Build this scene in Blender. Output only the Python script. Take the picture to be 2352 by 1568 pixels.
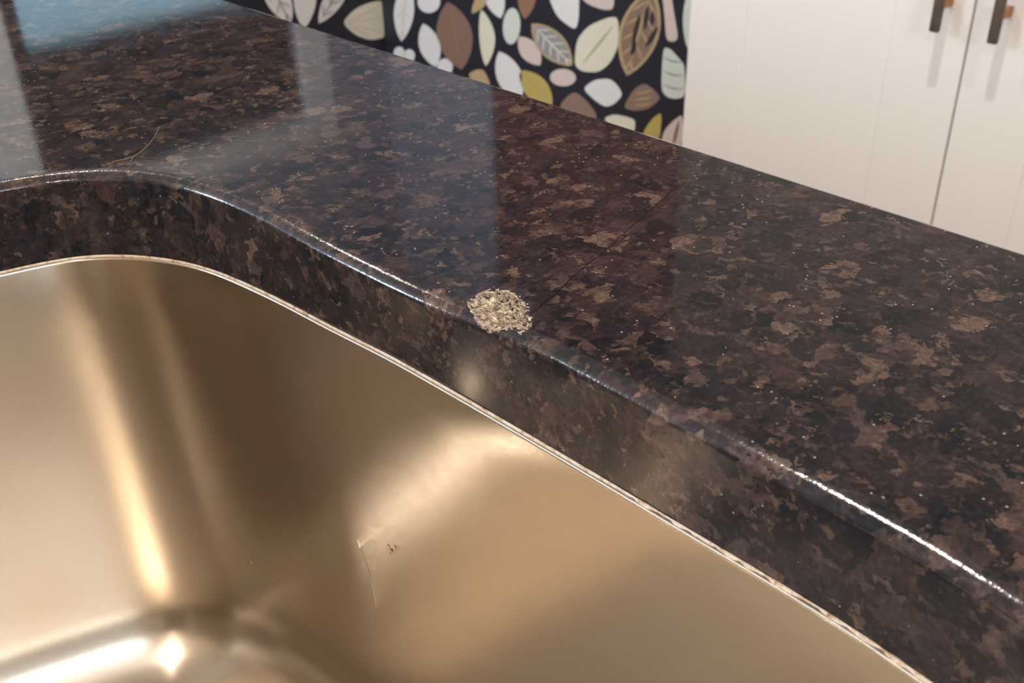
import bpy, bmesh, math, random
from mathutils import Vector, Matrix
import numpy as np

for o in list(bpy.data.objects):
    bpy.data.objects.remove(o)
S = bpy.context.scene
COL = S.collection

# ------------------------------------------------------------------ camera
W_, H_ = 2352, 1568
F = 2465.0
ZC = 0.91            # top of the countertop above the floor
HC = 0.148           # lens above the countertop
TH = 0.030           # slab thickness
CAM = Vector((0.0, 0.0, ZC + HC))
dn = Vector((105.0, 3960.0, F)).normalized()          # "down" seen from the camera (x right, y down, z forward)
fw = Vector((0, 0, 1)); fw = (fw - fw.dot(dn) * dn).normalized()
rt = dn.cross(fw)
AZ = math.radians(43.4992)                            # the counter's long edge lies this far left of the view
Yc = -math.sin(AZ) * rt + math.cos(AZ) * fw
Xc = math.cos(AZ) * rt + math.sin(AZ) * fw


def to_world(v):
    return Vector((v.dot(Xc), v.dot(Yc), -v.dot(dn)))


cx = to_world(Vector((1, 0, 0))); cy = to_world(Vector((0, -1, 0))); cz = to_world(Vector((0, 0, -1)))
cam = bpy.data.cameras.new('camera')
camo = bpy.data.objects.new('camera', cam); COL.objects.link(camo)
m3 = Matrix((cx, cy, cz)).transposed()
camo.matrix_world = Matrix.Translation(CAM) @ m3.to_4x4()
cam.sensor_fit = 'HORIZONTAL'; cam.sensor_width = 36.0
cam.lens = F / W_ * 36.0
cam.clip_start = 0.01
cam.dof.use_dof = True; cam.dof.focus_distance = 0.325; cam.dof.aperture_fstop = 30.0
S.camera = camo


def ray(p):
    return to_world(Vector(((p[0] - 1176) / F, (p[1] - 784) / F, 1.0)))


def at_z(p, z):
    r = ray(p); return CAM + r * ((z - CAM.z) / r.z)


def at_x(p, x):
    r = ray(p); return CAM + r * (x / r.x)


def at_y(p, y):
    r = ray(p); return CAM + r * (y / r.y)


def pix(P):
    v = P - CAM
    a, b, c = v.dot(cx), -v.dot(cy), -v.dot(cz)
    return (1176 + F * a / c, 784 + F * b / c)


# ------------------------------------------------------------------ light
S.view_settings.view_transform = 'Standard'
S.view_settings.look = 'None'
S.view_settings.gamma = 1.0
S.view_settings.use_curve_mapping = False
S.view_settings.exposure = 0.40

wd = bpy.data.worlds.new('daylight'); S.world = wd; wd.use_nodes = True
bg = wd.node_tree.nodes['Background']
bg.inputs[0].default_value = (0.62, 0.86, 1.0, 1); bg.inputs[1].default_value = 1.0


def lamp(name, loc, size, power, color, rot=(0, 0, 0), size_y=None, spread=180):
    l = bpy.data.lights.new(name, 'AREA'); l.energy = power; l.color = color
    if size_y:
        l.shape = 'RECTANGLE'; l.size = size; l.size_y = size_y
    else:
        l.shape = 'DISK'; l.size = size
    l.spread = math.radians(spread)
    o = bpy.data.objects.new(name, l); COL.objects.link(o); o.location = loc; o.rotation_euler = rot
    return o


WARM = (1.0, 0.86, 0.70)
lamp('can_lamp', (0.67, 1.90, 2.44), 0.09, 9, WARM)
lamp('can_lamp', (0.77, 0.60, 2.44), 0.09, 17, (1.0, 0.91, 0.79))
lamp('can_lamp', (-1.08, -0.76, 2.44), 0.07, 17, (1.0, 0.84, 0.66))
# daylight: the window over the far worktop and a second one behind the camera
lamp('window_daylight', (-1.98, 2.20, 1.60), 1.1, 44, (0.74, 0.88, 1.0), (0, math.radians(-90), 0), 0.56)
lamp('window_daylight', (-0.75, -2.18, 1.75), 1.1, 25, (0.86, 0.93, 1.0), (math.radians(90), 0, 0), 1.0)

# ------------------------------------------------------------------ helpers
rnd = random.Random(7)


def lin(r, g, b):
    f = lambda c: (c / 255 / 12.92) if c / 255 <= 0.04045 else ((c / 255 + 0.055) / 1.055) ** 2.4
    return (f(r), f(g), f(b), 1)


def mat(name, color, rough=0.5, metal=0.0, spec=0.5):
    m = bpy.data.materials.new(name); m.use_nodes = True
    b = m.node_tree.nodes['Principled BSDF']
    b.inputs['Base Color'].default_value = color
    b.inputs['Roughness'].default_value = rough
    b.inputs['Metallic'].default_value = metal
    b.inputs['Specular IOR Level'].default_value = spec
    return m


class NT:
    """small node helper"""
    def __init__(s, m):
        s.nt = m.node_tree; s.n = s.nt.nodes; s.b = s.n['Principled BSDF']

    def node(s, t, **kw):
        n = s.n.new(t)
        for k, v in kw.items():
            setattr(n, k, v)
        return n

    def link(s, a, b):
        s.nt.links.new(a, b)

    def math(s, op, a, b=None, clamp=False):
        n = s.n.new('ShaderNodeMath'); n.operation = op; n.use_clamp = clamp
        for i, x in enumerate((a, b)):
            if x is None: continue
            if isinstance(x, (int, float)): n.inputs[i].default_value = x
            else: s.link(x, n.inputs[i])
        return n.outputs[0]

    def mix(s, fac, a, b, blend='MIX'):
        n = s.n.new('ShaderNodeMix'); n.data_type = 'RGBA'; n.blend_type = blend
        for i, x in ((0, fac), (6, a), (7, b)):
            if isinstance(x, (int, float)): n.inputs[i].default_value = x
            elif isinstance(x, tuple): n.inputs[i].default_value = x
            else: s.link(x, n.inputs[i])
        return n.outputs[2]

    def ramp(s, fac, stops, interp='LINEAR'):
        n = s.n.new('ShaderNodeValToRGB'); r = n.color_ramp; r.interpolation = interp
        while len(r.elements) < len(stops): r.elements.new(0.5)
        for e, (p, c) in zip(r.elements, stops):
            e.position = p; e.color = c if isinstance(c, tuple) else (c, c, c, 1)
        s.link(fac, n.inputs[0]); return n.outputs[0]

    def noise(s, vec, scale, detail=2, rough=0.5, dist=0.0):
        n = s.n.new('ShaderNodeTexNoise'); n.inputs['Scale'].default_value = scale
        n.inputs['Detail'].default_value = detail; n.inputs['Roughness'].default_value = rough
        n.inputs['Distortion'].default_value = dist
        if vec is not None: s.link(vec, n.inputs['Vector'])
        return n

    def voro(s, vec, scale, feature='F1', rand=1.0):
        n = s.n.new('ShaderNodeTexVoronoi'); n.feature = feature
        n.inputs['Scale'].default_value = scale; n.inputs['Randomness'].default_value = rand
        s.link(vec, n.inputs['Vector']); return n

    def vmath(s, op, a, b=None, scale=None):
        n = s.n.new('ShaderNodeVectorMath'); n.operation = op
        for i, x in enumerate((a, b)):
            if x is None: continue
            if isinstance(x, tuple): n.inputs[i].default_value = x
            else: s.link(x, n.inputs[i])
        if scale is not None: n.inputs['Scale'].default_value = scale
        return n.outputs['Value'] if op in ('LENGTH', 'DISTANCE', 'DOT_PRODUCT') else n.outputs[0]

    def bump(s, h, strength, dist):
        n = s.n.new('ShaderNodeBump'); n.inputs['Strength'].default_value = strength
        n.inputs['Distance'].default_value = dist; s.link(h, n.inputs['Height'])
        s.link(n.outputs[0], s.b.inputs['Normal']); return n


def obj(name, bm, mats, parent=None, smooth=False, loc=None):
    me = bpy.data.meshes.new(name)
    bm.normal_update()
    bm.to_mesh(me); bm.free()
    for m in (mats if isinstance(mats, (list, tuple)) else [mats]):
        me.materials.append(m)
    if smooth:
        for p in me.polygons: p.use_smooth = True
    o = bpy.data.objects.new(name, me); COL.objects.link(o)
    if parent is not None: o.parent = parent
    if loc is not None: o.location = loc
    return o


def tag(o, label=None, cat=None, group=None, kind=None):
    for k, v in (('label', label), ('category', cat), ('group', group), ('kind', kind)):
        if v: o[k] = v
    return o


def empty(name, loc):
    o = bpy.data.objects.new(name, None); COL.objects.link(o); o.location = loc; o.empty_display_size = 0.05
    return o


def add_box(bm, lo, hi, bevel=0.0, mi=0):
    vs = [bm.verts.new((x, y, z)) for x in (lo[0], hi[0]) for y in (lo[1], hi[1]) for z in (lo[2], hi[2])]
    idx = [(0, 1, 3, 2), (4, 6, 7, 5), (0, 4, 5, 1), (2, 3, 7, 6), (0, 2, 6, 4), (1, 5, 7, 3)]
    fs = [bm.faces.new([vs[i] for i in q]) for q in idx]
    for f in fs: f.material_index = mi
    if bevel:
        es = list({e for f in fs for e in f.edges})
        bmesh.ops.bevel(bm, geom=es, offset=bevel, segments=3, affect='EDGES', profile=0.5)
    return fs


def tube(bm, pts, rad, seg=10, closed=False):
    rings = []
    n = len(pts)
    for i, p in enumerate(pts):
        a = pts[(i - 1) % n] if (closed or i > 0) else pts[i]
        b = pts[(i + 1) % n] if (closed or i < n - 1) else pts[i]
        t = (b - a).normalized()
        u = t.cross(Vector((0, 0, 1)))
        if u.length < 1e-4: u = t.cross(Vector((1, 0, 0)))
        u.normalize(); v = t.cross(u)
        r = rad[i] if isinstance(rad, (list, tuple)) else rad
        rings.append([bm.verts.new(p + (u * math.cos(2 * math.pi * k / seg) + v * math.sin(2 * math.pi * k / seg)) * r) for k in range(seg)])
    for i in range(n if closed else n - 1):
        A, B = rings[i], rings[(i + 1) % n]
        for k in range(seg):
            bm.faces.new((A[k], A[(k + 1) % seg], B[(k + 1) % seg], B[k]))
    if not closed:
        bm.faces.new(rings[0][::-1]); bm.faces.new(rings[-1])


# ------------------------------------------------------------------ materials
def granite_nodes(name, gain=1.0):
    m = mat(name, (0.03, 0.02, 0.02, 1), 0.05); g = NT(m)
    tc = g.node('ShaderNodeTexCoord'); P = tc.outputs['Object']
    w1 = g.noise(P, 90, 4, 0.65); w2 = g.noise(P, 420, 3, 0.6)
    off = g.vmath('ADD', g.vmath('SCALE', g.vmath('SUBTRACT', w1.outputs['Color'], (0.5, 0.5, 0.5)), scale=0.016),
                  g.vmath('SCALE', g.vmath('SUBTRACT', w2.outputs['Color'], (0.5, 0.5, 0.5)), scale=0.003))
    Pw = g.vmath('ADD', P, off)
    K = gain * 1.08
    col = lambda r_, g_, b_: (r_ * K, g_ * K, b_ * K, 1)
    v1 = g.voro(Pw, 125); sep = g.node('ShaderNodeSeparateColor'); g.link(v1.outputs['Color'], sep.inputs[0])
    base = g.ramp(sep.outputs[0], [(0.0, col(0.007, 0.009, 0.013)), (0.22, col(0.015, 0.014, 0.020)), (0.46, col(0.026, 0.019, 0.024)),
                                   (0.70, col(0.042, 0.028, 0.028)), (0.85, col(0.068, 0.045, 0.042)), (0.95, col(0.112, 0.076, 0.062))], 'CONSTANT')
    v4 = g.voro(Pw, 330); s4 = g.node('ShaderNodeSeparateColor'); g.link(v4.outputs['Color'], s4.inputs[0])
    small = g.ramp(s4.outputs[0], [(0.0, col(0.009, 0.010, 0.013)), (0.3, col(0.017, 0.014, 0.016)), (0.58, col(0.032, 0.022, 0.023)), (0.80, col(0.066, 0.044, 0.039)), (0.94, col(0.11, 0.075, 0.06))], 'CONSTANT')
    nm = g.noise(P, 75, 4, 0.65)
    c = g.mix(g.ramp(nm.outputs[0], [(0.47, 0.0), (0.53, 0.85)]), base, small)
    # larger drifts of dark and brown mineral
    n2 = g.noise(P, 46, 5, 0.65)
    c = g.mix(0.30, c, g.ramp(n2.outputs[0], [(0.38, col(0.007, 0.009, 0.012)), (0.50, col(0.022, 0.017, 0.019)), (0.64, col(0.046, 0.031, 0.029))]))
    n3 = g.noise(P, 520, 4, 0.7)
    c = g.mix(1.0, c, g.ramp(n3.outputs[0], [(0.32, (0.72, 0.72, 0.74, 1)), (0.5, (1.0, 1.0, 1.0, 1)), (0.7, (1.75, 1.65, 1.6, 1))]), 'MULTIPLY')
    # tan crumbs that gather in clusters
    v2 = g.voro(Pw, 620); s2 = g.node('ShaderNodeSeparateColor'); g.link(v2.outputs['Color'], s2.inputs[0])
    clus = g.noise(P, 70, 2, 0.5)
    crumb = g.math('MULTIPLY', g.math('GREATER_THAN', s2.outputs[1], 0.90), g.math('GREATER_THAN', clus.outputs[0], 0.59))
    c = g.mix(g.math('MULTIPLY', crumb, 0.5), c, (0.16, 0.108, 0.082, 1))
    # pale pin-point mica specks, their glint put into the base colour
    v3 = g.voro(P, 900); s3 = g.node('ShaderNodeSeparateColor'); g.link(v3.outputs['Color'], s3.inputs[0])
    cl2 = g.noise(P, 55, 3, 0.6)
    dot = g.math('MULTIPLY', g.math('MULTIPLY', g.math('GREATER_THAN', cl2.outputs[0], 0.53), 0.8), g.math('MULTIPLY', g.math('GREATER_THAN', s3.outputs[2], 0.985), g.math('LESS_THAN', v3.outputs['Distance'], 0.26)))
    c = g.mix(dot, c, (0.40, 0.35, 0.31, 1))
    return m, g, P, c


M_granite, g, P, c = granite_nodes('brown_granite')
# hairline crack that runs from the chip across the rail
ca = at_z((1205, 735), 0 + ZC); cb = at_z((1560, 425), 0 + ZC)
ca = Vector((ca.x, ca.y, 0)); cb = Vector((cb.x, cb.y, 0)); cd = cb - ca; cl = cd.length; cd.normalize()
wob = g.noise(P, 160, 3, 0.6)
rel = g.vmath('SUBTRACT', P, tuple(ca))
along = g.vmath('DOT_PRODUCT', rel, tuple(cd))
perp = g.vmath('DOT_PRODUCT', rel, (-cd.y, cd.x, 0))
perp = g.math('ABSOLUTE', g.math('ADD', perp, g.math('MULTIPLY', g.math('SUBTRACT', wob.outputs[0], 0.5), 0.003)))
line = g.math('MULTIPLY', g.math('LESS_THAN', perp, 0.00022), g.math('MULTIPLY', g.math('GREATER_THAN', along, 0.0), g.math('LESS_THAN', along, cl)))
c = g.mix(g.math('MULTIPLY', line, 0.85), c, (0.006, 0.005, 0.006, 1))
g.link(c, g.b.inputs['Base Color'])
g.b.inputs['IOR'].default_value = 1.5
rn = g.noise(P, 60, 3, 0.6)
g.link(g.ramp(rn.outputs[0], [(0.3, 0.035), (0.7, 0.085)]), g.b.inputs['Roughness'])
pit = g.noise(P, 700, 2, 0.6)
g.bump(pit.outputs[0], 0.02, 0.0004)

M_edge, g, P, c = granite_nodes('honed_granite_edge', 1.25)
g.link(c, g.b.inputs['Base Color']); g.b.inputs['Roughness'].default_value = 0.13
g.bump(g.noise(P, 260, 4, 0.65).outputs[0], 0.22, 0.0006)

M_chip = mat('broken_granite', (0.4, 0.3, 0.2, 1), 0.75, 0, 0.4); g = NT(M_chip)
P = g.node('ShaderNodeTexCoord').outputs['Object']
n1 = g.noise(P, 620, 5, 0.75); n2 = g.noise(P, 230, 2, 0.5)
c = g.ramp(n1.outputs[0], [(0.38, (0.06, 0.042, 0.036, 1)), (0.45, (0.24, 0.185, 0.145, 1)), (0.54, (0.48, 0.395, 0.30, 1)), (0.63, (0.86, 0.76, 0.60, 1))])
c = g.mix(g.ramp(n2.outputs[0], [(0.42, 0.0), (0.62, 0.5)]), c, (0.20, 0.145, 0.125, 1))
g.link(c, g.b.inputs['Base Color'])

GROOVE_T = 2.75
M_steel = mat('brushed_stainless_steel', (0.66, 0.58, 0.485, 1), 0.27, 1.0); g = NT(M_steel)
uv = g.node('ShaderNodeUVMap'); uv.uv_map = 'brush'
mp = g.node('ShaderNodeMapping'); mp.inputs['Scale'].default_value = (900, 6, 1); g.link(uv.outputs[0], mp.inputs[0])
br = g.noise(mp.outputs[0], 1.0, 3, 0.6)
mp2 = g.node('ShaderNodeMapping'); mp2.inputs['Scale'].default_value = (14, 900, 1); mp2.inputs['Rotation'].default_value = (0, 0, 0.2); g.link(uv.outputs[0], mp2.inputs[0])
sc = g.noise(mp2.outputs[0], 1.0, 2, 0.5)
rsum = g.node('ShaderNodeMath', operation='ADD')
g.link(g.math('ADD', g.ramp(br.outputs[0], [(0.3, 0.115), (0.7, 0.14)]), g.math('MULTIPLY', g.math('GREATER_THAN', sc.outputs[0], 0.76), 0.08)), rsum.inputs[0]); g.link(rsum.outputs[0], g.b.inputs['Roughness'])
# polishing grooves far finer than a pixel: the normal leans to and fro across the marks only
geo = g.node('ShaderNodeNewGeometry')
at = g.node('ShaderNodeAttribute'); at.attribute_name = 'coarse'
g.link(g.math('MULTIPLY', g.math('SUBTRACT', 1.0, at.outputs['Fac']), 0.06), rsum.inputs[1])
wn = g.node('ShaderNodeTexWhiteNoise', noise_dimensions='3D'); g.link(g.vmath('SCALE', geo.outputs['Position'], scale=30000.0), wn.inputs['Vector'])
lean = g.math('MULTIPLY', g.math('TANGENT', g.math('MULTIPLY', g.math('SUBTRACT', wn.outputs['Value'], 0.5), GROOVE_T)), g.math('ADD', g.math('MULTIPLY', at.outputs['Fac'], 0.275), 0.06))
sv_ = g.node('ShaderNodeVectorMath', operation='SCALE'); ln = g.node('ShaderNodeAttribute'); ln.attribute_name = 'lean'; g.link(ln.outputs['Vector'], sv_.inputs[0]); g.link(lean, sv_.inputs['Scale'])
g.link(g.vmath('NORMALIZE', g.vmath('ADD', geo.outputs['Normal'], sv_.outputs[0])), g.b.inputs['Normal'])

M_steelf = mat('satin_stainless_steel', (0.66, 0.60, 0.53, 1), 0.2, 1.0); g = NT(M_steelf)
P = g.node('ShaderNodeTexCoord').outputs['Object']
g.link(g.ramp(g.noise(P, 40, 3, 0.6).outputs[0], [(0.3, 0.17), (0.7, 0.23)]), g.b.inputs['Roughness'])

M_seal = mat('cream_sealant', lin(214, 186, 150), 0.45); g = NT(M_seal)
P = g.node('ShaderNodeTexCoord').outputs['Object']
n1 = g.noise(P, 380, 3, 0.7)
g.link(g.ramp(n1.outputs[0], [(0.26, lin(110, 72, 44)), (0.38, lin(196, 162, 126)), (0.55, lin(228, 214, 196))]), g.b.inputs['Base Color'])

M_cab = mat('cream_white_lacquer', lin(241, 239, 238), 0.35); g = NT(M_cab)
P = g.node('ShaderNodeTexCoord').outputs['Object']
g.bump(g.noise(P, 45, 3, 0.5).outputs[0], 0.05, 0.001)
M_handle = mat('dark_bronze', lin(112, 100, 92), 0.45, 0.25); g = NT(M_handle)
P = g.node('ShaderNodeTexCoord').outputs['Object']
g.link(g.ramp(g.noise(P, 60, 3, 0.6).outputs[0], [(0.3, lin(84, 76, 70)), (0.7, lin(112, 98, 88))]), g.b.inputs['Base Color'])
M_post = mat('coppery_bronze', lin(176, 120, 76), 0.3, 0.9)


def paint(name, col, rough=0.6):
    m = mat(name, col, rough); g = NT(m)
    P = g.node('ShaderNodeTexCoord').outputs['Object']
    n = g.noise(P, 9, 4, 0.6)
    g.link(g.mix(g.ramp(n.outputs[0], [(0.3, 0.0), (0.7, 0.12)]), col, tuple(x * 0.86 for x in col[:3]) + (1,)), g.b.inputs['Base Color'])
    g.bump(g.noise(P, 180, 2, 0.5).outputs[0], 0.06, 0.001)
    return m


M_wall = paint('pale_grey_blue_paint', lin(158, 166, 184))
M_taupe = paint('taupe_paint', lin(118, 110, 102))
M_warmwall = paint('warm_white_paint', lin(222, 208, 190))
M_ceil = paint('ceiling_white', lin(236, 228, 216), 0.8)
M_trim = mat('white_trim_gloss', lin(222, 232, 240), 0.3)
M_navy = paint('wallpaper_navy', lin(32, 34, 46), 0.55)
M_floor = mat('oak_boards', lin(150, 112, 78), 0.4); g = NT(M_floor)
tc = g.node('ShaderNodeTexCoord')
bk = g.node('ShaderNodeTexBrick'); bk.inputs['Scale'].default_value = 1.0; bk.inputs['Brick Width'].default_value = 1.2
bk.inputs['Row Height'].default_value = 0.13; bk.inputs['Mortar Size'].default_value = 0.002
bk.inputs['Color1'].default_value = lin(150, 112, 78); bk.inputs['Color2'].default_value = lin(128, 92, 62); bk.inputs['Mortar'].default_value = lin(60, 42, 28)
g.link(tc.outputs['Object'], bk.inputs['Vector']); g.link(bk.outputs[0], g.b.inputs['Base Color'])
M_mahog = mat('dark_reddish_wood', lin(84, 40, 28), 0.35); g = NT(M_mahog)
tc = g.node('ShaderNodeTexCoord'); mp = g.node('ShaderNodeMapping'); mp.inputs['Scale'].default_value = (18, 18, 1.2); g.link(tc.outputs['Object'], mp.inputs[0])
g.link(g.ramp(g.noise(mp.outputs[0], 2, 4, 0.6).outputs[0], [(0.3, lin(70, 34, 26)), (0.7, lin(112, 58, 42))]), g.b.inputs['Base Color'])
M_shade = mat('dark_brown_shade_cloth', lin(40, 28, 26), 0.85)
M_glass = bpy.data.materials.new('window_glass'); M_glass.use_nodes = True
nt = M_glass.node_tree; nt.nodes.clear()
o_ = nt.nodes.new('ShaderNodeOutputMaterial'); mx = nt.nodes.new('ShaderNodeMixShader'); tr = nt.nodes.new('ShaderNodeBsdfTransparent'); gl = nt.nodes.new('ShaderNodeBsdfGlossy')
fr = nt.nodes.new('ShaderNodeFresnel'); gl.inputs['Roughness'].default_value = 0.02; tr.inputs[0].default_value = (0.86, 0.93, 0.95, 1)
nt.links.new(fr.outputs[0], mx.inputs[0]); nt.links.new(tr.outputs[0], mx.inputs[1]); nt.links.new(gl.outputs[0], mx.inputs[2]); nt.links.new(mx.outputs[0], o_.inputs[0])

# ------------------------------------------------------------------ room
XF = 1.55            # plane of the cabinet fronts
XW, YW = 1.95, 2.573  # back wall behind the cabinet, end wall
XL, YB, ZT = -2.0, -2.2, 2.45
bm = bmesh.new(); add_box(bm, (XL, YB, -0.06), (XW, YW, 0)); tag(obj('floor', bm, M_floor), kind='structure')
bm = bmesh.new(); add_box(bm, (XL, YB, ZT), (XW, YW, ZT + 0.06)); tag(obj('ceiling', bm, M_ceil), kind='structure')
bm = bmesh.new(); add_box(bm, (XL - 0.1, YB, 0), (XL, YW, ZT)); tag(obj('wall_left', bm, M_warmwall), kind='structure')
bm = bmesh.new(); add_box(bm, (XL - 0.1, YB - 0.1, 0), (XW + 0.1, YB, ZT)); tag(obj('wall_front', bm, M_warmwall), kind='structure')

# wallpapered walls: navy ground with a printed leaf pattern
LEAFC = {
    'white': lin(228, 228, 230), 'cream': lin(226, 222, 204), 'mint': lin(214, 222, 216), 'pink': lin(216, 200, 194), 'brown': lin(138, 108, 96),
    'taupe': lin(142, 118, 104), 'olive': lin(190, 172, 98), 'gold': lin(186, 164, 126), 'grey': lin(150, 148, 154), 'dark': lin(52, 48, 54), 'copper': lin(150, 112, 92)}
LM = []
LI = {}
for k, v in LEAFC.items():
    m = mat('leaf_' + k, v, 0.55); g = NT(m)
    P = g.node('ShaderNodeTexCoord').outputs['Object']
    g.link(g.mix(g.ramp(g.noise(P, 30, 3, 0.6).outputs[0], [(0.35, 0.0), (0.7, 0.22)]), v, tuple(x * 0.8 for x in v[:3]) + (1,)), g.b.inputs['Base Color'])
    LI[k] = len(LM) + 2; LM.append(m)


def lens(p, q, w, bend=0.0, n=12, pw=0.75):
    p = Vector(p); q = Vector(q); d = q - p; u = Vector((-d.y, d.x)).normalized(); out = []
    for side in (1, -1):
        for i in range(n):
            t = i / n if side == 1 else 1 - i / n
            h = math.sin(math.pi * t) ** pw * w / 2
            out.append(p + d * t + u * (side * h + bend * math.sin(math.pi * t)))
    return out


def oval(c, w, h, rot=0.0, n=22):
    r = []
    for i in range(n):
        a = 2 * math.pi * i / n
        x, y = math.cos(a) * w / 2, math.sin(a) * h / 2
        r.append(Vector((c[0] + x * math.cos(rot) - y * math.sin(rot), c[1] + x * math.sin(rot) + y * math.cos(rot))))
    return r


def chaikin(pts, k=2):
    pts = [Vector(p) for p in pts]
    for _ in range(k):
        o = []
        for i, p in enumerate(pts):
            q = pts[(i + 1) % len(pts)]
            o += [p * 0.8 + q * 0.2, p * 0.2 + q * 0.8]
        pts = o
    return pts


def veins(p, q, w, n, width, colr, lvl=2, slant=0.25):
    """midrib plus side veins of a leaf with tips p, q"""
    p = Vector(p); q = Vector(q); d = q - p; u = Vector((-d.y, d.x)).normalized(); o = []
    o.append((lens(p + d * 0.04, q - d * 0.04, width, 0, 6), colr, lvl))
    for i in range(n):
        t = 0.14 + 0.66 * i / max(1, n - 1)
        for s in (1, -1):
            h = math.sin(math.pi * min(0.97, t + slant * 0.6)) ** 0.75 * w / 2 * 0.82
            o.append((lens(p + d * t, p + d * (t + slant * 0.7) + u * s * h, width * 0.8, 0, 5), colr, lvl))
    return o


# leaf shapes, in the wallpaper's own layout (traced on the two walls): (outline, colour, layer)
L = []


def leaf(p, q, w, colr, vn=0, vcol=None, vw=3.0, rim=None, bend=0):
    if rim:
        L.append((lens(p, q, w, bend), rim, 1))
        pv, qv = Vector(p), Vector(q); d = (qv - pv) * 0.05
        L.append((lens(pv + d, qv - d, w * 0.84, bend), colr, 2))
    else:
        L.append((lens(p, q, w, bend), colr, 1))
    if vn: L.extend((a, b, 3) for a, b, _ in veins(p, q, w, vn, vw, vcol))


leaf((606, -66), (668, 54), 56, 'white', 4, 'grey', 4)
leaf((703, -76), (698, 66), 52, 'white')
leaf((732, 54), (806, -66), 44, 'white', 4, 'grey', 4)
L.append((chaikin([(785, 52), (815, 20), (850, 5), (880, 1), (884, 42), (891, 55), (886, 86), (850, 93), (815, 80)]), 'cream', 1))
for a in ((878, 12), (884, 40), (882, 75), (850, 86)): L.append((lens((792, 53), a, 4, 0, 5), 'pink', 2))
leaf((934, -44), (922, 95), 46, 'white', 3, 'pink', 2.5)
leaf((972, 54), (1001, 154), 48, 'white')
L.append((oval((985, 4), 52, 52), 'white', 1))
leaf((1028, 4), (1060, 160), 82, 'brown', 0); L.append((lens((1034, 14), (1056, 146), 7), 'taupe', 2))
leaf((1124, -24), (1084, 31), 26, 'gold')
leaf((1106, 22), (1116, 152), 36, 'cream', bend=-8)
leaf((1122, -50), (1150, 42), 44, 'white')
leaf((1216, -60), (1205, 44), 42, 'copper')
L.append((oval((1175, 60), 40, 84, 0.06), 'mint', 1))
L.append((chaikin([(1258, -40), (1262, 0), (1280, 40), (1322, 71), (1330, 40), (1330, -40)]), 'white', 1))
L.append((chaikin([(1320, -28), (1345, 8), (1385, 23), (1410, 22), (1411, -28)]), 'pink', 1))
leaf((1192, 84), (1241, 150), 44, 'pink')
leaf((1221, 54), (1314, 151), 62, 'grey', 5, 'cream', 4, rim='gold')
L.append((chaikin([(1421, 39), (1395, 40), (1350, 60), (1324, 92), (1319, 150), (1338, 165), (1375, 166), (1402, 145), (1421, 105)]), 'cream', 1))
L.append((lens((1335, 150), (1412, 55), 5), 'gold', 2))
leaf((1497, -28), (1440, 174), 92, 'taupe', 5, 'gold', 6, rim='gold')
for a, b in (((1470, 30), (1452, 105)), ((1488, 10), (1480, 70)), ((1512, 60), (1482, 110)), ((1500, 25), (1496, 60)), ((1460, 90), (1450, 130))): L.append((lens(a, b, 11, 0, 6), 'dark', 4))
L.append((chaikin([(1518, -30), (1540, -22), (1550, 40), (1558, 88), (1546, 97), (1530, 92), (1526, 30)]), 'pink', 1))
L.append((chaikin([(1523, 108), (1540, 112), (1558, 132), (1573, 150), (1574, 222), (1550, 228), (1530, 222), (1518, 205)]), 'mint', 1))
for y in (134, 165, 196): L.append((lens((1521, y - 4), (1573, y + 8), 4, 5, 6), 'grey', 2))
leaf((1583, -24), (1580, 112), 26, 'mint')
leaf((1146, 118), (1194, 232), 58, 'white')
leaf((1194, 162), (1268, 242), 54, 'olive'); L.append((lens((1202, 170), (1258, 230), 4), 'gold', 2))
L.append((oval((1293, 178), 60, 40, 0.05), 'pink', 1))
L.append((chaikin([(1338, 203), (1365, 183), (1400, 180), (1418, 195), (1431, 218), (1410, 240), (1390, 246), (1365, 230)]), 'white', 1))
L.append((chaikin([(1286, 238), (1318, 208), (1345, 228), (1373, 264), (1362, 290), (1290, 262)]), 'taupe', 1))
L.append((chaikin([(1430, 248), (1455, 205), (1480, 190), (1502, 205), (1519, 226), (1490, 250), (1460, 255)]), 'taupe', 1))
for y in (208, 222, 236): L.append((lens((1456, y + 6), (1500, y - 2), 4, 3, 6), 'gold', 2))
L.append((chaikin([(1384, 272), (1410, 262), (1440, 268), (1459, 275), (1458, 304), (1420, 304)]), 'cream', 1))
L.append((chaikin([(1521, 257), (1500, 270), (1482, 295), (1474, 316), (1515, 326)]), 'olive', 1))
L.append((chaikin([(1570, 260), (1545, 278), (1525, 300), (1516, 336), (1566, 345)]), 'pink', 1)); L.append((lens((1560, 275), (1545, 340), 8), 'brown', 2))
L.append((chaikin([(1074, 170), (1095, 159), (1112, 160), (1130, 200), (1090, 195)]), 'gold', 1))
for c_ in ((917, 122), (940, 128)): L.append((oval(c_, 26, 30), 'white', 1))
L.append((oval((1022, 154), 36, 40), 'white', 1))

CORN = 883


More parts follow.
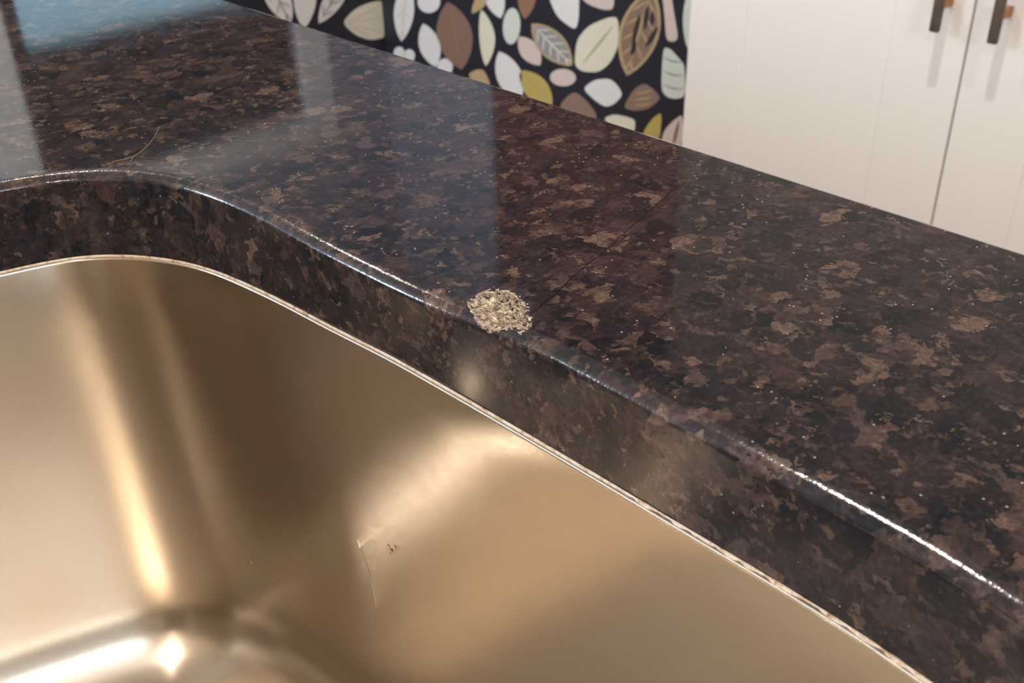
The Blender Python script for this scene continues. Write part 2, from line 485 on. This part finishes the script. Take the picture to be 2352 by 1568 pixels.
def leaf_faces(bm, which):
    """the leaves that fall on one wall, each a few tenths of a millimetre proud of the paper"""
    used = []
    for pts, colr, lv in L:
        cxm = sum(p.x for p in pts) / len(pts)
        if (cxm < CORN - 2) != (which == 'end'): continue
        vs = []
        for p in pts:
            x = min(p.x, CORN - 0.5) if which == 'end' else max(p.x, CORN + 0.5)
            P_ = at_y((x, p.y), YW - 0.0004 * lv) if which == 'end' else at_x((x, p.y), XW - 0.0004 * lv)
            vs.append(P_)
        f = bm.faces.new([bm.verts.new(v) for v in vs]); f.material_index = LI[colr]
        a = (sum(v.y for v in vs) if which == 'back' else sum(v.x for v in vs)) / len(vs)
        zz = [v.z for v in vs]; used.append((a, sum(zz) / len(zz), (max(zz) - min(zz)) / 2 + 0.01))
    # the rest of the paper, outside the photo's view
    keys = ['white', 'cream', 'mint', 'pink', 'brown', 'taupe', 'olive', 'gold']
    for _ in range(2600):
        a = rnd.uniform(1.0, YW - 0.1) if which == 'back' else rnd.uniform(XL + 0.1, XW - 0.1)
        z = rnd.uniform(0.1, 1.36)
        if which == 'end' and 0.75 < a < 1.76 and z > 0.4: continue
        Pm = Vector((XW, a, z)) if which == 'back' else Vector((a, YW, z))
        px = pix(Pm)
        if 500 < px[0] < 1620 and -45 < px[1] < 25 + 0.318 * (px[0] - 560): continue
        s = rnd.uniform(0.04, 0.085)
        if any((a - u[0]) ** 2 + (z - u[1]) ** 2 < (s * 0.9 + u[2] * 0.9) ** 2 for u in used): continue
        used.append((a, z, s))
        th = rnd.uniform(0, math.pi)
        d = Vector((math.cos(th), math.sin(th))) * s
        for pts, k_, e in ((lens(Vector((a, z)) - d, Vector((a, z)) + d, s * rnd.uniform(0.7, 1.1)), rnd.choice(keys), 0.0004),):
            f = bm.faces.new([bm.verts.new((XW - e, q.x, q.y) if which == 'back' else (q.x, YW - e, q.y)) for q in pts])
            f.material_index = LI[k_]


ZP = 1.45   # top of the paper
bm = bmesh.new()
add_box(bm, (XW, YB, 0), (XW + 0.1, YW + 0.1, ZP), mi=0); add_box(bm, (XW, 1.459, ZP), (XW + 0.1, YW + 0.1, ZT), mi=1); add_box(bm, (XW, YB, ZP), (XW + 0.1, 1.459, ZT), mi=len(LM) + 2)
leaf_faces(bm, 'back')
tag(obj('wall_back', bm, [M_navy, M_wall] + LM + [M_taupe]), kind='structure')

DX0, DX1, DZ, DB = 0.871, 1.639, 1.826, 0.55     # window in the end wall
bm = bmesh.new()
add_box(bm, (XL, YW, 0), (DX0, YW + 0.1, ZP), mi=0); add_box(bm, (DX1, YW, 0), (XW, YW + 0.1, ZP), mi=0)
add_box(bm, (XL, YW, ZP), (DX0, YW + 0.1, ZT), mi=1); add_box(bm, (DX1, YW, ZP), (XW, YW + 0.1, ZT), mi=1)
add_box(bm, (DX0, YW, DZ), (DX1, YW + 0.1, ZT), mi=1); add_box(bm, (DX0, YW, 0), (DX1, YW + 0.1, DB), mi=0)
leaf_faces(bm, 'end')
tag(obj('wall_end', bm, [M_navy, M_wall] + LM + [M_taupe]), kind='structure')
CW = 0.095
bm = bmesh.new()
add_box(bm, (DX0 - CW, YW - 0.018, DB - CW), (DX0, YW - 0.001, DZ + CW), 0.003); add_box(bm, (DX1, YW - 0.018, DB - CW), (DX1 + CW, YW - 0.001, DZ + CW), 0.003)
add_box(bm, (DX0, YW - 0.018, DZ), (DX1, YW - 0.001, DZ + CW), 0.003); add_box(bm, (DX0, YW - 0.018, DB - CW), (DX1, YW - 0.001, DB), 0.003)
tag(obj('trim_1', bm, M_trim), kind='structure')
dr = empty('window_1', ((DX0 + DX1) / 2, YW + 0.05, DB)); tag(dr, kind='structure')


def part(name, bm, m, parent, smooth=False):
    o = obj(name, bm, m, parent, smooth); o.matrix_parent_inverse = Matrix.Translation(-parent.location); return o


bm = bmesh.new()
add_box(bm, (DX0 + 0.003, YW + 0.03, DB + 0.003), (DX0 + 0.05, YW + 0.07, DZ - 0.003)); add_box(bm, (DX1 - 0.05, YW + 0.03, DB + 0.003), (DX1 - 0.003, YW + 0.07, DZ - 0.003))
add_box(bm, (DX0 + 0.05, YW + 0.03, DB + 0.003), (DX1 - 0.05, YW + 0.07, DB + 0.05)); add_box(bm, (DX0 + 0.05, YW + 0.03, DZ - 0.05), (DX1 - 0.05, YW + 0.07, DZ - 0.003))
part('window_frame', bm, M_shade, dr)
bm = bmesh.new(); add_box(bm, (DX0 + 0.05, YW + 0.046, DB + 0.05), (DX1 - 0.05, YW + 0.052, DZ - 0.05)); part('glass_pane', bm, M_glass, dr)
bm = bmesh.new(); add_box(bm, (DX0 + 0.012, YW + 0.012, 1.48), (DX1 - 0.012, YW + 0.016, DZ - 0.004)); part('shade', bm, M_shade, dr)
# wood panelling above the paper, beside the tall cabinet
bm = bmesh.new(); add_box(bm, (XW - 0.03, 1.459, ZP), (XW - 0.0015, 2.077, ZT - 0.001), 0.003); tag(obj('trim_2', bm, M_mahog), kind='structure')

# ------------------------------------------------------------------ tall white cabinet
CY0, CYG, CY1 = 1.157, 0.656, 0.155
cab = empty('tall_cabinet', (XF, CYG, 0))
tag(cab, 'tall cream-white double-door cabinet with two dark bar handles beyond the counter', 'cabinet')
CH = 1.50
bm = bmesh.new(); add_box(bm, (XF + 0.021, CY1, 0.10), (XW - 0.002, CY0, CH), 0.001); add_box(bm, (XF + 0.07, CY1 + 0.002, 0.0), (XW - 0.002, CY0 - 0.002, 0.10))
part('body', bm, M_cab, cab)


def door(y0, y1, hy):
    """shaker door between y0 < y1 with a vertical bar pull at hy"""
    bm = bmesh.new(); z0, z1, st = 0.112, CH - 0.012, 0.118
    add_box(bm, (XF, y0, z0), (XF + 0.020, y0 + st, z1), 0.0015); add_box(bm, (XF, y1 - st, z0), (XF + 0.020, y1, z1), 0.0015)
    add_box(bm, (XF, y0 + st, z0), (XF + 0.020, y1 - st, z0 + st), 0.0015); add_box(bm, (XF, y0 + st, z1 - st), (XF + 0.020, y1 - st, z1), 0.0015)
    add_box(bm, (XF + 0.0025, y0 + st, z0 + st), (XF + 0.016, y1 - st, z1 - st))
    d = part('door', bm, M_cab, cab)
    return d


d1 = door(CYG + 0.0016, CY0 - 0.001, 0)
d2 = door(CY1 + 0.001, CYG - 0.0016, 0)


def pull(d, p, zb):
    P_ = at_x(p, XF - 0.034)
    y, z0 = P_.y, P_.z; L_ = 0.32
    bm = bmesh.new()
    add_box(bm, (XF - 0.038, y - 0.0075, z0), (XF - 0.029, y + 0.0075, z0 + L_), 0.003)
    h = obj('handle', bm, M_handle, d, True); h['label'] = 'dark bronze bar handle'
    h.matrix_parent_inverse = Matrix.Translation(-cab.location) if False else Matrix.Identity(4)
    for zz in (z0 + 0.04, z0 + L_ - 0.04):
        bm = bmesh.new(); add_box(bm, (XF - 0.030, y - 0.006, zz - 0.007), (XF - 0.0002, y + 0.006, zz + 0.007), 0.001)
        for v in bm.verts: pass
        bmesh.ops.transform(bm, matrix=Matrix.Identity(4), verts=bm.verts)
        posts.append((bm, h))
    return h


posts = []
h1 = pull(d1, (2145, 74), 0); h2 = pull(d2, (2278, 101), 0)

# posts are welded to their bar: merge each pair into the bar's mesh with a second material slot
for bm, h in posts:
    h_bm = bmesh.new(); h_bm.from_mesh(h.data)
    tmp = bpy.data.meshes.new('tmp'); bm.to_mesh(tmp); bm.free()
    k0 = len(h_bm.faces); h_bm.from_mesh(tmp); bpy.data.meshes.remove(tmp)
    h_bm.faces.ensure_lookup_table()
    for f in h_bm.faces[k0:]: f.material_index = 1
    h_bm.to_mesh(h.data); h_bm.free()
for h in (h1, h2): h.data.materials.append(M_post)

# ------------------------------------------------------------------ sink cut-out
bot = [(0, 622), (50, 609), (100, 598), (150, 589), (200, 583), (250, 581), (300, 582), (350, 586), (400, 593), (440, 601), (480, 613), (520, 627), (560, 645), (600, 663), (640, 682), (700, 713), (760, 745), (830, 780), (900, 815), (1000, 871), (1100, 928), (1250, 1015), (1400, 1103), (1500, 1163), (1600, 1222), (1700, 1281), (1800, 1340), (1900, 1401), (2000, 1465), (2080, 1520), (2140, 1564)]
top = [(0, 412), (50, 405), (100, 399), (160, 392), (220, 387), (300, 388), (350, 393), (400, 401), (450, 413), (500, 427), (560, 450), (600, 468), (650, 494), (700, 521), (750, 547), (850, 597), (950, 645), (1050, 688), (1230, 760), (1300, 793), (1400, 845), (1500, 897), (1600, 949), (1700, 1002), (1800, 1055), (1900, 1107), (2000, 1160), (2100, 1214), (2200, 1271), (2300, 1333), (2352, 1370)]
ZB = ZC - TH
B = [at_z(p, ZB) for p in bot]; B = [Vector((v.x, v.y)) for v in B]
T = [at_z(p, ZC) for p in top]; T = [Vector((v.x, v.y)) for v in T]
# unseen remainder of the bowl
B = B + [Vector(p) for p in ((0.160, 0.0), (0.148, -0.05), (0.128, -0.10), (0.095, -0.145), (0.045, -0.175), (-0.02, -0.188), (-0.10, -0.188), (-0.18, -0.18), (-0.24, -0.15), (-0.275, -0.10), (-0.288, -0.03), (-0.29, 0.06), (-0.29, 0.16), (-0.288, 0.25), (-0.272, 0.32), (-0.235, 0.365), (-0.18, 0.387), (-0.11, 0.394), (-0.03, 0.396), (0.045, 0.394))]


def spline(pts, n, closed):
    """Catmull-Rom through pts, resampled evenly by arc length"""
    N = len(pts); fine = []
    rng = range(N) if closed else range(N - 1)
    for i in rng:
        g_ = lambda k: pts[k % N] if closed else pts[min(max(k, 0), N - 1)]
        p0, p1, p2, p3 = g_(i - 1), g_(i), g_(i + 1), g_(i + 2)
        for k in range(24):
            t = k / 24
            fine.append(0.5 * ((2 * p1) + (p2 - p0) * t + (2 * p0 - 5 * p1 + 4 * p2 - p3) * t * t + (3 * p1 - p0 - 3 * p2 + p3) * t ** 3))
    fine.append(fine[0] if closed else pts[-1])
    a = np.array([[p.x, p.y] for p in fine]); s = np.concatenate([[0], np.cumsum(np.linalg.norm(np.diff(a, axis=0), axis=1))])
    return a, s


a, s = spline(B, 0, True)
LT = s[-1]
# even samples, smoothed, then re-sampled more densely where the photo looks
ne = 3000
u = np.linspace(0, LT, ne, endpoint=False)
bx = np.interp(u, s, a[:, 0]); by = np.interp(u, s, a[:, 1])


def gsm(v, sig):
    k = int(sig * 4); w = np.exp(-0.5 * (np.arange(-k, k + 1) / sig) ** 2); w /= w.sum()
    return np.convolve(np.concatenate([v[-k:], v, v[:k]]), w, 'valid')


sig = 0.008 / (LT / ne)
bx, by = gsm(bx, sig), gsm(by, sig)


def normals(x, y):
    tx = np.roll(x, -1) - np.roll(x, 1); ty = np.roll(y, -1) - np.roll(y, 1); l = np.hypot(tx, ty)
    return ty / l, -tx / l      # left/right normal, sign fixed below


fx, fy = gsm(bx, sig * 2.0), gsm(by, sig * 2.0)
nx, ny = normals(bx, by)
if (nx * (bx - bx.mean()) + ny * (by - by.mean())).mean() < 0: nx, ny = -nx, -ny   # outward
nx, ny = gsm(nx, sig), gsm(ny, sig); l_ = np.hypot(nx, ny); nx, ny = nx / l_, ny / l_
# where the flat of the top begins, as a distance from the face along the outward normal
ta, ts = spline(T, 0, False)
dT = np.full(ne, np.nan)
for i in range(ne):
    rx = ta[:, 0] - bx[i]; ry = ta[:, 1] - by[i]
    tt = rx * (-ny[i]) + ry * nx[i]; nn = rx * nx[i] + ry * ny[i]
    ok = np.where((tt[:-1] * tt[1:] <= 0) & (np.abs(nn[:-1]) < 0.02))[0]
    if len(ok): dT[i] = nn[ok[0]]
ok = ~np.isnan(dT); idx = np.arange(ne)
print('arris offset mm', np.nanmin(dT) * 1000, np.nanmax(dT) * 1000, np.nanmean(dT) * 1000, ok.sum())
DEF = 0.003
dist = np.array([min(abs(idx[ok] - i).min(), ne - abs(idx[ok] - i).max()) if not ok[i] else 0 for i in range(ne)])
near = np.where(ok, dT, np.interp(idx, idx[ok], dT[ok], period=ne))
wgt = np.clip(dist / 150, 0, 1)
dT = gsm(near * (1 - wgt) + DEF * wgt, sig * 1.0)

# denser samples round the chip
chipP = at_z((1150, 720), ZC)
uu = (np.arange(ne)) * LT / ne
ci = np.argmin((bx - chipP.x) ** 2 + (by - chipP.y) ** 2)
sv = []
x = 0.0
while x < LT:
    sv.append(x)
    dc = abs((x - ci * LT / ne + LT / 2) % LT - LT / 2)
    x += 0.0003 if dc < 0.016 else (0.0012 if dc < 0.35 else 0.004)
sv = np.array(sv); NS = len(sv)
ip = lambda v: np.interp(sv, uu, v, period=LT)
bx, by, nx, ny, dT, fx, fy = ip(bx), ip(by), ip(nx), ip(ny), ip(dT), ip(fx), ip(fy)
l_ = np.hypot(nx, ny); nx /= l_; ny /= l_

RA = 0.0028          # drop of the eased edge
AW = 0.0048          # its width


def prof():
    """rows from far on the flat to the foot of the face: (offset rel. to T line, z, mix to the B line)"""
    rows = [(0.016, 0, 0), (0.012, 0, 0), (0.010, 0, 0), (0.008, 0, 0), (0.0065, 0, 0), (0.005, 0, 0), (0.004, 0, 0), (0.003, 0, 0), (0.002, 0, 0), (0.001, 0, 0), (0.0004, 0, 0)]
    for k in range(0, 13):
        th = math.pi / 2 * k / 12
        rows.append((-AW * math.sin(th), -RA * (1 - math.cos(th)), 0))
    zz = [-0.0035, -0.0042, -0.0050, -0.0058, -0.0066, -0.0075, -0.0085, -0.0095, -0.011, -0.013, -0.016, -0.020, -0.025, -0.0285]
    for z in zz: rows.append((-AW, z, (-RA - z) / (TH - RA)))
    rows.append((-AW, -TH + 0.0008, 0.97)); rows.append((-AW, -TH, 1.0))
    return rows


ROWS = prof()
chip_poly = [(1074, 692), (1082, 712), (1094, 739), (1108, 755), (1122, 764), (1142, 760), (1162, 757), (1183, 756), (1196, 765), (1210, 757), (1221, 748), (1219, 728), (1206, 720), (1215, 712), (1205, 698), (1193, 687), (1182, 675), (1168, 669), (1150, 668), (1135, 662), (1119, 668), (1101, 675), (1090, 686)]


def inside(p, poly):
    """signed pixel distance to poly, positive inside"""
    x, y = p; c_ = False; dm = 1e9; n = len(poly)
    for i in range(n):
        x1, y1 = poly[i]; x2, y2 = poly[(i + 1) % n]
        if (y1 > y) != (y2 > y) and x < (x2 - x1) * (y - y1) / (y2 - y1) + x1: c_ = not c_
        dx, dy = x2 - x1, y2 - y1; t = max(0, min(1, ((x - x1) * dx + (y - y1) * dy) / (dx * dx + dy * dy)))
        dm = min(dm, math.hypot(x - x1 - dx * t, y - y1 - dy * t))
    return dm if c_ else -dm


def surf(i, r):
    """point of the slab's inner edge, sample i, profile row (offset, z, mix)"""
    o, z, mx_ = r
    d = (dT[i] + o) * (1 - mx_) + 0.0 * mx_
    return Vector((bx[i] + nx[i] * d, by[i] + ny[i] * d, ZC + z))


DENT = 0.0028


def dent(P_):
    sd = inside(pix(P_), chip_poly) - 5
    if sd <= 0: return 0.0
    return DENT * min(1.0, sd / 30.0) ** 0.6


# ------------------------------------------------------------------ countertop
X0, X1, Y0, Y1 = -0.42, 0.3035, -0.95, 1.85
bm = bmesh.new()
grid = []
for r in ROWS:
    ring = []
    for i in range(NS):
        P_ = surf(i, r)
        dc = abs((sv[i] - uu[ci] + LT / 2) % LT - LT / 2)
        if dc < 0.02 and r[1] > -0.02:
            k = dent(P_)
            if k > 0: P_ = P_ + Vector((nx[i] * 0.75, ny[i] * 0.75, -0.66)) * (k + 0.0006)
        ring.append(bm.verts.new(P_))
    grid.append(ring)
for ri, (a_, b_) in enumerate(zip(grid[:-1], grid[1:])):
    for i in range(NS):
        j = (i + 1) % NS
        f = bm.faces.new((a_[i], a_[j], b_[j], b_[i])); f.smooth = True; f.material_index = 1 if 10 <= ri < 23 else 0


def rrect(ins, z, r=0.006):
    pts = []
    for (cx_, cy_, a0) in ((X1, Y1, 0), (X0, Y1, 90), (X0, Y0, 180), (X1, Y0, 270)):
        sx = 1 if cx_ == X1 else -1; sy = 1 if cy_ == Y1 else -1
        for k in range(5):
            t = math.radians(a0 + 90 * k / 4)
            pts.append(Vector((cx_ - sx * r + math.cos(t) * (r - ins), cy_ - sy * r + math.sin(t) * (r - ins), z)))
    return pts


oring = []
for k in range(7):
    th = math.pi / 2 * k / 6; oring.append([bm.verts.new(p) for p in rrect(0.003 * (1 - math.sin(th)), ZC - 0.003 * (1 - math.cos(th)))])
oring.append([bm.verts.new(p) for p in rrect(0, ZC - TH)])
n_o = len(oring[0])
for a_, b_ in zip(oring[:-1], oring[1:]):
    for i in range(n_o):
        j = (i + 1) % n_o
        bm.faces.new((a_[i], b_[i], b_[j], a_[j])).smooth = True


def fill(r1, r2):
    es = []
    for r in (r1, r2):
        for i in range(len(r)):
            e = bm.edges.get((r[i], r[(i + 1) % len(r)])) or bm.edges.new((r[i], r[(i + 1) % len(r)]))
            es.append(e)
    return bmesh.ops.triangle_fill(bm, edges=es, use_beauty=True)


fill(grid[0], oring[0])
fill(grid[-1], oring[-1])
for r in (grid[-1], oring[-1]):
    for i in range(len(r)): bm.edges.get((r[i], r[(i + 1) % len(r)])).smooth = False
bmesh.ops.recalc_face_normals(bm, faces=bm.faces)
# keep object space close to the slab for the stone pattern
ct = obj('granite_countertop', bm, [M_granite, M_edge])
tag(ct, 'polished dark brown speckled granite countertop with a chipped sink edge', 'countertop')
for v in ct.data.vertices: v.co.z -= ZC
ct.location = (0, 0, ZC)

# the broken patch itself: a coarse crumbly surface lying in the dent
bm = bmesh.new()
ii = [i for i in range(NS) if abs((sv[i] - uu[ci] + LT / 2) % LT - LT / 2) < 0.016]
vr = []
fine_rows = []
for a_, b_ in zip(ROWS[:-1], ROWS[1:]):
    if a_[1] < -0.012: break
    n_ = max(1, int(round(math.hypot(a_[0] - b_[0], a_[1] - b_[1]) / 0.0002)))
    for k in range(n_):
        t = k / n_; fine_rows.append(tuple(a_[q] * (1 - t) + b_[q] * t for q in range(3)))
from mathutils import noise as mn
keep = {}
for ri, r in enumerate(fine_rows):
    for i in ii:
        P_ = surf(i, r)
        jit = 5.0 * mn.noise(P_ * 900) + 3 * mn.noise(P_ * 2200)
        sd = inside(pix(P_), chip_poly) + jit
        if sd > -2.5:
            k = DENT * min(1.0, max(0, sd - 5) / 30.0) ** 0.6
            rough = 0.0011 * mn.noise(P_ * 650) + 0.0009 * mn.noise(P_ * 1500) + 0.0004 * mn.noise(P_ * 3300)
            amp = min(1.0, max(0, sd + 2.5) / 8)
            Q = P_ + Vector((nx[i] * 0.75, ny[i] * 0.75, -0.66)) * (k - 0.0001 + rough * amp)
            keep[(ri, i)] = bm.verts.new(Q - Vector((0, 0, ZC)))
for ri in range(len(fine_rows) - 1):
    for i in ii[:-1]:
        q = [(ri, i), (ri, i + 1), (ri + 1, i + 1), (ri + 1, i)]
        if all(k in keep for k in q): bm.faces.new([keep[k] for k in q])
bmesh.ops.delete(bm, geom=[v for v in bm.verts if not v.link_faces], context='VERTS')
bmesh.ops.recalc_face_normals(bm, faces=bm.faces)
chip = obj('chip', bm, M_chip, ct, False)
chip['label'] = 'tan crumbly broken spot on the polished edge'

# carcass under the slab
bm = bmesh.new()
for lo, hi in (((0.262, Y0 + 0.02, 0), (0.282, Y1 - 0.02, ZB)), ((X0 + 0.02, Y0 + 0.02, 0), (X0 + 0.04, Y1 - 0.02, ZB)), ((X0 + 0.04, Y0 + 0.02, 0), (0.262, Y0 + 0.04, ZB)), ((X0 + 0.04, Y1 - 0.04, 0), (0.262, Y1 - 0.02, ZB))):
    add_box(bm, lo, (hi[0], hi[1], hi[2] - 0.0005))
tag(obj('wall_peninsula', bm, M_cab), kind='structure')

# ------------------------------------------------------------------ sink
sink = empty('undermount_sink', (0, 0.1, ZB - 0.2))
tag(sink, 'undermount brushed stainless steel sink bowl below the granite countertop', 'sink')
bm = bmesh.new(); uvl = bm.loops.layers.uv.new('brush'); crs = bm.verts.layers.float.new('coarse'); lea = bm.verts.layers.float_vector.new('lean')
LIP = 0.0004; SLANT = 37
DEEP = 0.203; RF = 0.034; RL = 0.0009
pr = [(-0.014, 0.0), (-0.006, 0.0), (LIP - 0.0003, 0.0)]
for k in range(0, 7):
    th = math.pi / 2 * k / 6; pr.append((LIP + RL * math.sin(th), -RL * (1 - math.cos(th))))
for k in range(1, 15): pr.append((LIP + RL + 0.0005 * k / 14, -RL - (DEEP - RF - RL) * k / 14))
ox = LIP + RL + 0.0005
for k in range(1, 15):
    th = math.pi / 2 * k / 14; pr.append((ox + RF * (1 - math.cos(th)), -(DEEP - RF) - RF * math.sin(th)))
pr.append((ox + RF + 0.004, -DEEP))
# direction of the polishing marks: level round the ends, slanting on the long straight wall
sst = lambda t: (lambda q: q * q * (3 - 2 * q))(max(0.0, min(1.0, t)))
PHI = np.array([math.radians(SLANT) * (1 + 0.06 * max(-1, min(1, (0.215 - by[i]) / 0.07))) * sst((0.385 - by[i]) / 0.09) * sst((by[i] + 0.08) / 0.1) if bx[i] > 0.06 else 0.0 for i in range(NS)])
si = list(range(0, NS, 1)); rings = []; arc = [0]
for o_, z_ in pr:
    w_ = max(0.0, min(1.0, (-z_ - 0.002) / 0.012))       # the pressed wall is fairer than the hand-cut stone
    rings.append([bm.verts.new((bx[i] * (1 - w_) + fx[i] * w_ - nx[i] * o_, by[i] * (1 - w_) + fy[i] * w_ - ny[i] * o_, ZB - 0.0010 + z_)) for i in si])
for k in range(1, len(pr)): arc.append(arc[-1] + math.hypot(pr[k][0] - pr[k - 1][0], pr[k][1] - pr[k - 1][1]))
for k, rg_ in enumerate(rings):
    for q, v_ in enumerate(rg_):
        i = si[q]; v_[crs] = sst((0.314 - by[i]) / 0.06) * sst((by[i] + 0.08) / 0.1) * sst((v_.co.z - (ZB - DEEP)) / 0.07) if bx[i] > 0.06 else 0.0
        dz = (rings[min(k + 1, len(pr) - 1)][q].co - rings[max(k - 1, 0)][q].co).normalized()      # down the wall
        du = (rg_[(q + 1) % len(si)].co - rg_[q - 1].co).normalized()                             # along it
        v_[lea] = (dz * math.cos(PHI[i]) - du * math.sin(PHI[i])).normalized()
for k in range(len(pr) - 1):
    for q in range(len(si)):
        j = (q + 1) % len(si)
        f = bm.faces.new((rings[k][q], rings[k][j], rings[k + 1][j], rings[k + 1][q])); f.smooth = True
        for lp, (uq, vk) in zip(f.loops, ((q, k), (q + 1, k), (q + 1, k + 1), (q, k + 1))):
            lp[uvl].uv = (arc[vk], (sv[si[uq]] if uq < len(si) else LT))
es = [bm.edges.get((rings[-1][q], rings[-1][(q + 1) % len(si)])) for q in range(len(si))]
rr = bmesh.ops.triangle_fill(bm, edges=es, use_beauty=True)
for f in [x for x in rr['geom'] if isinstance(x, bmesh.types.BMFace)]:
    f.smooth = True; f.material_index = 1
    for lp in f.loops: lp[uvl].uv = (lp.vert.co.y, lp.vert.co.x)
bmesh.ops.recalc_face_normals(bm, faces=bm.faces)
bowl = part('bowl', bm, [M_steel, M_steelf], sink)
if bowl.data.polygons[10].normal.z < 0: bowl.data.flip_normals()
# a bright scratch and a small dried spot on the wall
from mathutils.bvhtree import BVHTree
bvh = BVHTree.FromPolygons([v.co.copy() for v in bowl.data.vertices], [tuple(p.vertices) for p in bowl.data.polygons])
hit = lambda p: bvh.ray_cast(CAM, ray(p).normalized())[:2]
bm = bmesh.new()
tube(bm, [hit(p)[0] for p in ((820, 1238), (829, 1262), (838, 1288), (848, 1315), (856, 1345), (862, 1380), (867, 1420))], [0.00012, 0.00028, 0.0003, 0.00032, 0.00022, 0.00015, 0.0001], 8)
part('scratch', bm, M_steelf, sink, True)['label'] = 'short bright curved scratch'
bm = bmesh.new()
for px_, py_, r_ in ((893, 1252, 0.0007), (900, 1262, 0.0009), (908, 1254, 0.0006), (897, 1270, 0.0005)):
    c_, n_ = hit((px_, py_))
    u_ = n_.cross(Vector((0, 0, 1))).normalized(); w_ = n_.cross(u_)
    q_ = [bm.verts.new(c_ + n_ * 0.00003 + (u_ * math.cos(a_) + w_ * math.sin(a_)) * r_ * (1 + 0.3 * math.sin(3 * a_ + px_))) for a_ in [2 * math.pi * k / 18 for k in range(18)]]
    t_ = bm.verts.new(c_ + n_ * 0.00016)
    for k in range(18): bm.faces.new((q_[k], q_[(k + 1) % 18], t_))
part('dried_spot', bm, mat('dried_residue', lin(128, 100, 70), 0.6), sink, True)['label'] = 'small dull brown dried spot'
# drain
bm = bmesh.new(); DC = Vector((-0.06, 0.09, ZB - 0.0010 - DEEP))
for rad, z_, in ((0.045, 0.0),):
    prof_ = [(0.057, 0.0002), (0.056, 0.0018), (0.048, 0.0022), (0.043, 0.0006), (0.040, 0.0004)]
    rg = [[bm.verts.new(DC + Vector((r_ * math.cos(2 * math.pi * k / 48), r_ * math.sin(2 * math.pi * k / 48), z__))) for k in range(48)] for r_, z__ in prof_]
    for a_, b_ in zip(rg[:-1], rg[1:]):
        for k in range(48): bm.faces.new((a_[k], a_[(k + 1) % 48], b_[(k + 1) % 48], b_[k])).smooth = True
    bm.faces.new(rg[-1])
bmesh.ops.recalc_face_normals(bm, faces=bm.faces)
part('drain', bm, mat('drain_steel', (0.6, 0.58, 0.55, 1), 0.3, 1.0), sink)
# bead of sealant between stone and steel, lumpy and torn towards the near end
bm = bmesh.new(); pts = []; rads = []
for i in range(NS):
    P0 = Vector((bx[i], by[i], ZB))
    a0 = sv[i]
    n_a = mn.noise(Vector((a0 * 260, 0.3, 1.7))); n_b = mn.noise(Vector((a0 * 700, 5.1, 0.2)))
    px = pix(P0)[0] if 0 < P0.y + 0.3 else 0
    torn = max(0.0, min(1.0, (px - 1350) / 250)) if by[i] < 0.25 and bx[i] > 0.1 else 0.04
    r_ = 0.0005 + (0.00003 + torn * 0.00016) * n_b + torn * 0.0007 * max(-0.9, n_a * 1.5)
    pts.append(P0 + Vector((nx[i] * -0.0002, ny[i] * -0.0002, -max(0.0003, r_) - 0.0002))); rads.append(max(0.0003, r_))
tube(bm, pts, rads, 8, True)
bmesh.ops.recalc_face_normals(bm, faces=bm.faces)
sb = part('sealant_bead', bm, M_seal, sink, True); sb['label'] = 'cream bead of cracked sealant'

# ------------------------------------------------------------------ stray hair on the stone
cu = [(247, 379), (262, 371), (285, 366), (305, 361), (322, 350), (342, 332), (355, 314), (362, 300), (366, 289)]
pts = [at_z(p, ZC + 0.0003) for p in cu]
bm = bmesh.new(); tube(bm, pts, [0.00009, 0.00012, 0.00014, 0.00018, 0.00014, 0.00013, 0.00012, 0.0001, 0.00008], 6)
pts2 = [at_z(p, ZC + 0.0003) for p in ((306, 362), (303, 367), (299, 372))]
tube(bm, pts2, 0.00013, 6)
tag(obj('fibre', bm, mat('pale_fibre', lin(128, 106, 92), 0.6), None, True), 'thin pale curved fibre lying on the granite behind the sink corner', 'fibre')
